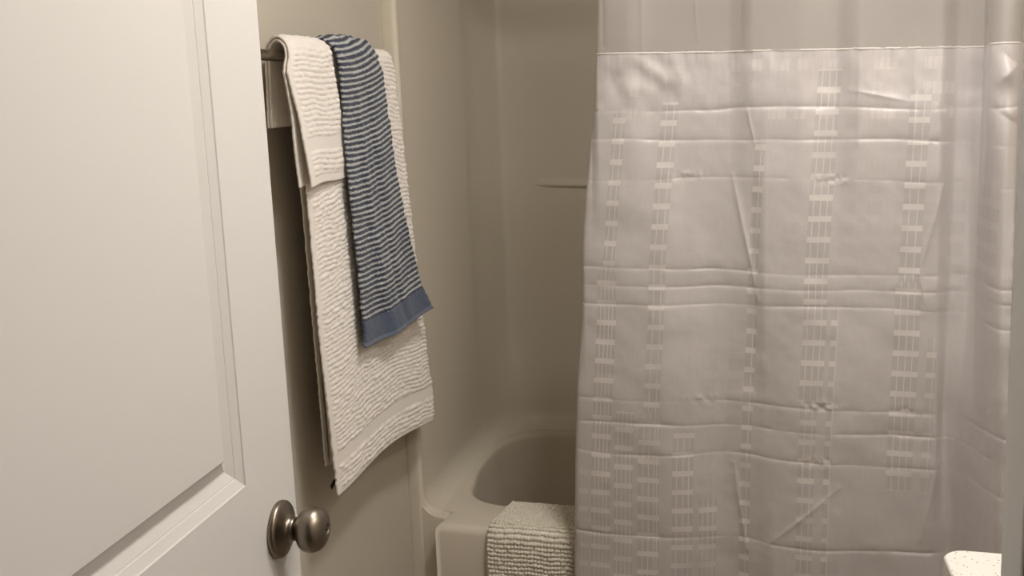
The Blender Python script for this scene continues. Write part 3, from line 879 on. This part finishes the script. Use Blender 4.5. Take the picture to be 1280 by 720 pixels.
def curtain_pts(zs, nx):
    u = np.linspace(0, 1, nx)
    Z = np.repeat(zs[:, None], nx, 1); xl = XL(zs)[:, None]
    X = xl + (XR - xl) * u[None]
    cols = np.array([pchip([p[0] for p in K[h]], [p[1] for p in K[h]], X) for h in HK])
    zz = np.clip(Z, HK[0], HK[-1])
    Y = np.zeros_like(X)
    for a in range(len(HK) - 1):
        lo, hi = HK[a], HK[a + 1]
        w = sstep(lo, hi, zz); msk = (zz >= lo) & ((zz < hi) | (a == len(HK) - 2))
        Y = np.where(msk, cols[a] * (1 - w) + cols[a + 1] * w, Y)
    # packing creases
    sat = Z < SEAM
    rec = 1 - 0.65 * sstep(.03, .055, X) * (1 - sstep(.10, .12, X))
    for k, (z0, amp) in enumerate(creases):
        d_ = Z - crease_z(k, X)
        mod = 0.65 + 0.45 * vnoise(X * 9, 0 * X + k * 5.1, 50) + 0.35 * vnoise(X * 60, 0 * X + k * 2.3, 51)
        Y = Y + np.where(sat, amp * np.clip(mod, 0.15, 1.5) * rec * np.exp(-np.abs(d_) / np.where(d_ > 0, 0.0060, 0.0028)), 0)
        Y = Y + np.where(sat, 0.0012 * vnoise(X * 30, Z * 14 + k, 60) * np.exp(-np.abs(d_) / 0.03) * rec, 0)
    for (a, b, amp, w) in ridges:
        a = np.array(a); b = np.array(b); ab = b - a; L2 = ab @ ab
        t = np.clip(((X - a[0]) * ab[0] + (Z - a[1]) * ab[1]) / L2, 0, 1)
        dd = np.hypot(X - a[0] - t * ab[0], Z - a[1] - t * ab[1])
        fade_ = np.sin(PI * np.clip(t, 0.08, 0.92)) ** 0.5
        Y = Y + amp * np.exp(-(dd / w) ** 1.3) * fade_
    for (cx_, cz_, rx_, rz_, am_) in ((-.455, 1.236, .03, .008, .0022), (-.170, 1.228, .030, .010, .0030), (-.185, .772, .030, .010, .0034), (-.43, .772, .03, .009, .0026), (-.20, .655, .035, .010, .0026), (-.02, .770, .02, .008, .002)
                                 )[:6]:
        e_ = np.exp(-((X - cx_) / rx_) ** 2 - ((Z - cz_) / rz_) ** 2)
        Y = Y + am_ * e_ * (vnoise(X * 85 + Z * 30, Z * 60 - X * 25, 90) + 0.5 * vnoise(X * 160, Z * 120, 91)) * sat
    for (cx_, cz_, rx_, rz_, am_) in ((-.59, 1.43, .06, .04, .0045), (-.49, 1.43, .06, .045, .0050), (-.33, 1.45, .06, .03, .0030), (-.05, 1.44, .06, .03, .0022), (.145, 1.43, .04, .05, .0050), (.145, 1.34, .04, .04, .0045)):
        e_ = np.exp(-((X - cx_) / rx_) ** 2 - ((Z - cz_) / rz_) ** 2)
        Y = Y + am_ * e_ * vnoise(X * 38 + Z * 12, Z * 26 - X * 8, 95) * sat
    # gathers below the seam
    g = np.exp(-np.clip(SEAM - Z, 0, 1) / 0.035) * (Z <= SEAM)
    Y = Y + 0.0024 * g * vnoise(X * 50, Z * 20, 70) + 0.0006 * g * vnoise(X * 150, Z * 30, 71)
    # broad crumple of satin
    Y = Y + 0.0030 * vnoise(X * 7, Z * 6, 72) + np.where(sat, 0.0018 * vnoise(X * 15 + Z * 4, Z * 17, 73) + 0.0004 * vnoise(X * 45, Z * 50, 74), 0)
    # outer edge turns back
    Y = Y + 0.010 * np.exp(-(X - xl) / 0.004)
    P = np.stack([X, CY + Y, Z], -1)
    UV = np.stack([u[None] * 1.12 + 0 * Z, Z], -1)
    return P, UV
zs = np.concatenate([np.linspace(0.10, 0.36, 60)[:-1], np.linspace(0.36, SEAM, 640)])
P, UV = curtain_pts(zs, 760)
o = grid_obj('satin_panel', P - CO, M_satin, curtain, uv=UV)
tag(o, 'satin lower panel with woven lattice pattern')
zs2 = np.concatenate([np.linspace(SEAM + 0.0004, 1.60, 60)[:-1], np.linspace(1.60, 1.94, 60)])
P2, UV2 = curtain_pts(zs2, 560)
o = grid_obj('sheer_panel', P2 - CO, M_sheer, curtain, uv=UV2)
tag(o, 'plain sheer top panel')
# seam tape along the joint
zt = np.array([SEAM - 0.004, SEAM - 0.0035, SEAM + 0.001, SEAM + 0.0016])
Ps, UVs = curtain_pts(np.full(1, SEAM - 0.0001), 760)
row = Ps[0]
Sx = np.zeros((6, 760, 3))
for i, (dz, dy) in enumerate(((-0.0022, -0.0001), (-0.0020, -0.0007), (-0.001, -0.0009), (0.0004, -0.0009), (0.0012, -0.0006), (0.0013, 0.0003))):
    Sx[i] = row + np.array([0, dy, dz]); Sx[i, :, 2] += 0.0004 * vnoise(row[:, 0] * 160, 0 * row[:, 0], 80)
M_seam = paint('seam_thread', srgb(206, 199, 194), 0.5, 0.2, 900, 0.0004)
grid_obj('seam', Sx - CO, M_seam, curtain)
# rod and hooks
rod = empty('curtain_rod', (-0.37, CY, 1.985))
tag(rod, 'straight metal curtain rod above the bathtub carrying the shower curtain', 'curtain rod')
bm = bmesh.new(); lathe(bm, [(0, 0), (0.0127, 0), (0.0127, RX - WX - 0.02), (0, RX - WX - 0.02)], Vector((WX + 0.01 + 0.37, 0, 0)), (1, 0, 0), 32)
obj_bm('pole', bm, M_barm, rod, smooth=True)
for sx, dx in ((WX, 1), (RX, -1)):
    bm = bmesh.new(); lathe(bm, [(0, 0), (0.03, 0), (0.03, 0.006), (0.018, 0.018), (0.0135, 0.02), (0, 0.02)], Vector((sx + 0.37, 0, 0)), (dx, 0, 0), 32)
    obj_bm('end_flange', bm, M_barm, rod, smooth=True)
for i in range(12):
    hx = -0.615 + i * 0.092
    yy = CY + float(pchip([p[0] for p in K[1.95]], [p[1] for p in K[1.95]], np.array([hx]))[0]) 
    bm = bmesh.new(); tor = []
    n1, n2 = 24, 8
    for a in range(n1):
        A_ = 2 * PI * a / n1
        tor.append([bm.verts.new((0.0018 * math.sin(2 * PI * b / n2), (0.021 + 0.0018 * math.cos(2 * PI * b / n2)) * math.cos(A_), (0.032 + 0.0018 * math.cos(2 * PI * b / n2)) * math.sin(A_))) for b in range(n2)])
    for a in range(n1):
        for b in range(n2):
            bm.faces.new((tor[a][b], tor[(a + 1) % n1][b], tor[(a + 1) % n1][(b + 1) % n2], tor[a][(b + 1) % n2]))
    h_ = obj_bm('curtain_hook', bm, M_barm, None, smooth=True)
    h_.location = (hx, CY + 0.0, 1.966)
    tag(h_, 'metal curtain hook on the rod above the shower curtain', 'curtain hook', 'curtain hooks along the rod')

# ------------------------------------------------------------------ vanity
van = empty('vanity_cabinet', (0.25, 0.86, 0))
tag(van, 'white vanity cabinet against the right wall beneath the speckled countertop', 'cabinet')
VO = Vector((0.25, 0.86, 0))
def vbox(name, d_, m, par, bev=0.002):
    bm = bmesh.new(); box(bm, *d_)
    for v in bm.verts: v.co -= VO
    return obj_bm(name, bm, m, par, bevel=bev)
vbox('body', (0.085, RX - 0.001, 0.50, 1.19, 0.09, 0.829), M_cab, van)
vbox('toe_kick', (0.14, RX - 0.001, 0.51, 1.18, 0.0, 0.09), M_cab, van)
for a, b, hy in ((0.515, 0.84, 0.80), (0.85, 1.175, 0.89)):
    dd = vbox('door', (0.066, 0.0848, a, b, 0.12, 0.80), M_cab, van)
    bm = bmesh.new(); lathe(bm, [(0, 0), (0.006, 0), (0.005, 0.012), (0.013, 0.018), (0.013, 0.024), (0, 0.027)], Vector((0.066, hy, 0.70)) - VO, (-1, 0, 0), 24)
    obj_bm('handle', bm, M_nickel, dd, smooth=True)
# countertop with a softly bowed front
bm = bmesh.new()
pl = []
r = 0.026; cx, cy = 0.035 + r, 1.216 - r
pts = [(0.456, 1.216), (0.456, 0.478), (0.175, 0.478), (0.13, 0.62), (0.100, 0.78), (0.078, 0.92), (0.060, 1.04), (0.046, 1.13)]
for k in range(9):
    a = PI - 0.18 - (PI / 2 - 0.18) * k / 8
    pts.append((cx + r * math.cos(a), cy + r * math.sin(a)))
lo = [bm.verts.new((x_, y_, 0.83)) for x_, y_ in pts]; hi = [bm.verts.new((x_, y_, 0.86)) for x_, y_ in pts]
bm.faces.new(lo); bm.faces.new(hi)
for i in range(len(pts)):
    j = (i + 1) % len(pts); bm.faces.new((lo[i], lo[j], hi[j], hi[i]))
ct = obj_bm('countertop', bm, M_counter, None, bevel=0.004, seg=3)
tag(ct, 'white speckled countertop with a rounded corner at lower right', 'countertop')

# ------------------------------------------------------------------ lamps
vl = empty('vanity_light', (RX, 1.02, 2.13))
tag(vl, 'three-shade vanity light high on the right wall over the countertop', 'wall lamp')
VL = Vector((RX, 1.02, 2.13))
bm = bmesh.new(); box(bm, -0.025, 0.0, -0.28, 0.28, -0.05, 0.05); obj_bm('back_plate', bm, M_nickel, vl, bevel=0.006)
for y in LAMP_Y:
    bm = bmesh.new(); lathe(bm, [(0, 0), (0.008, 0), (0.008, RX - LAMP_X - 0.02), (0, RX - LAMP_X - 0.02)], Vector((-0.02, y - 1.02, 0)), (-1, 0, 0), 16)
    arm = obj_bm('arm', bm, M_nickel, vl, smooth=True)
    bm = bmesh.new(); lathe(bm, [(0.012, 0.06), (0.030, 0.055), (0.045, 0.02), (0.055, -0.05), (0.058, -0.09), (0.055, -0.09), (0.042, 0.018), (0.012, 0.052)], Vector((LAMP_X, y, 2.10)) - VL, (0, 0, 1), 32)
    obj_bm('lamp_shade', bm, M_glow, vl, smooth=True)
    ld = bpy.data.lights.new('bulb', 'POINT'); ld.energy = LAMP_W; ld.color = LAMP_COL; ld.shadow_soft_size = 0.045
    lo_ = bpy.data.objects.new('bulb', ld); COL.objects.link(lo_); lo_.location = (LAMP_X, y, 1.97)
# ceiling fixture
cl = empty('ceiling_light', (-0.15, 1.35, CH))
tag(cl, 'round frosted ceiling light in the middle of the bathroom ceiling', 'ceiling light')
bm = bmesh.new(); lathe(bm, [(0.13, 0), (0.135, -0.02), (0.125, -0.025)], (0, 0, 0), (0, 0, 1), 40); obj_bm('base', bm, M_nickel, cl, smooth=True)
bm = bmesh.new(); lathe(bm, [(0.125, -0.02), (0.115, -0.05), (0.07, -0.075), (0, -0.085)], (0, 0, 0), (0, 0, 1), 40); obj_bm('glass_bowl', bm, M_glow, cl, smooth=True)
ld = bpy.data.lights.new('bulb', 'AREA'); ld.shape = 'DISK'; ld.size = 0.24; ld.energy = CEIL_W; ld.color = LAMP_COL
lo_ = bpy.data.objects.new('bulb', ld); COL.objects.link(lo_); lo_.location = (-0.15, 1.35, CH - 0.10)
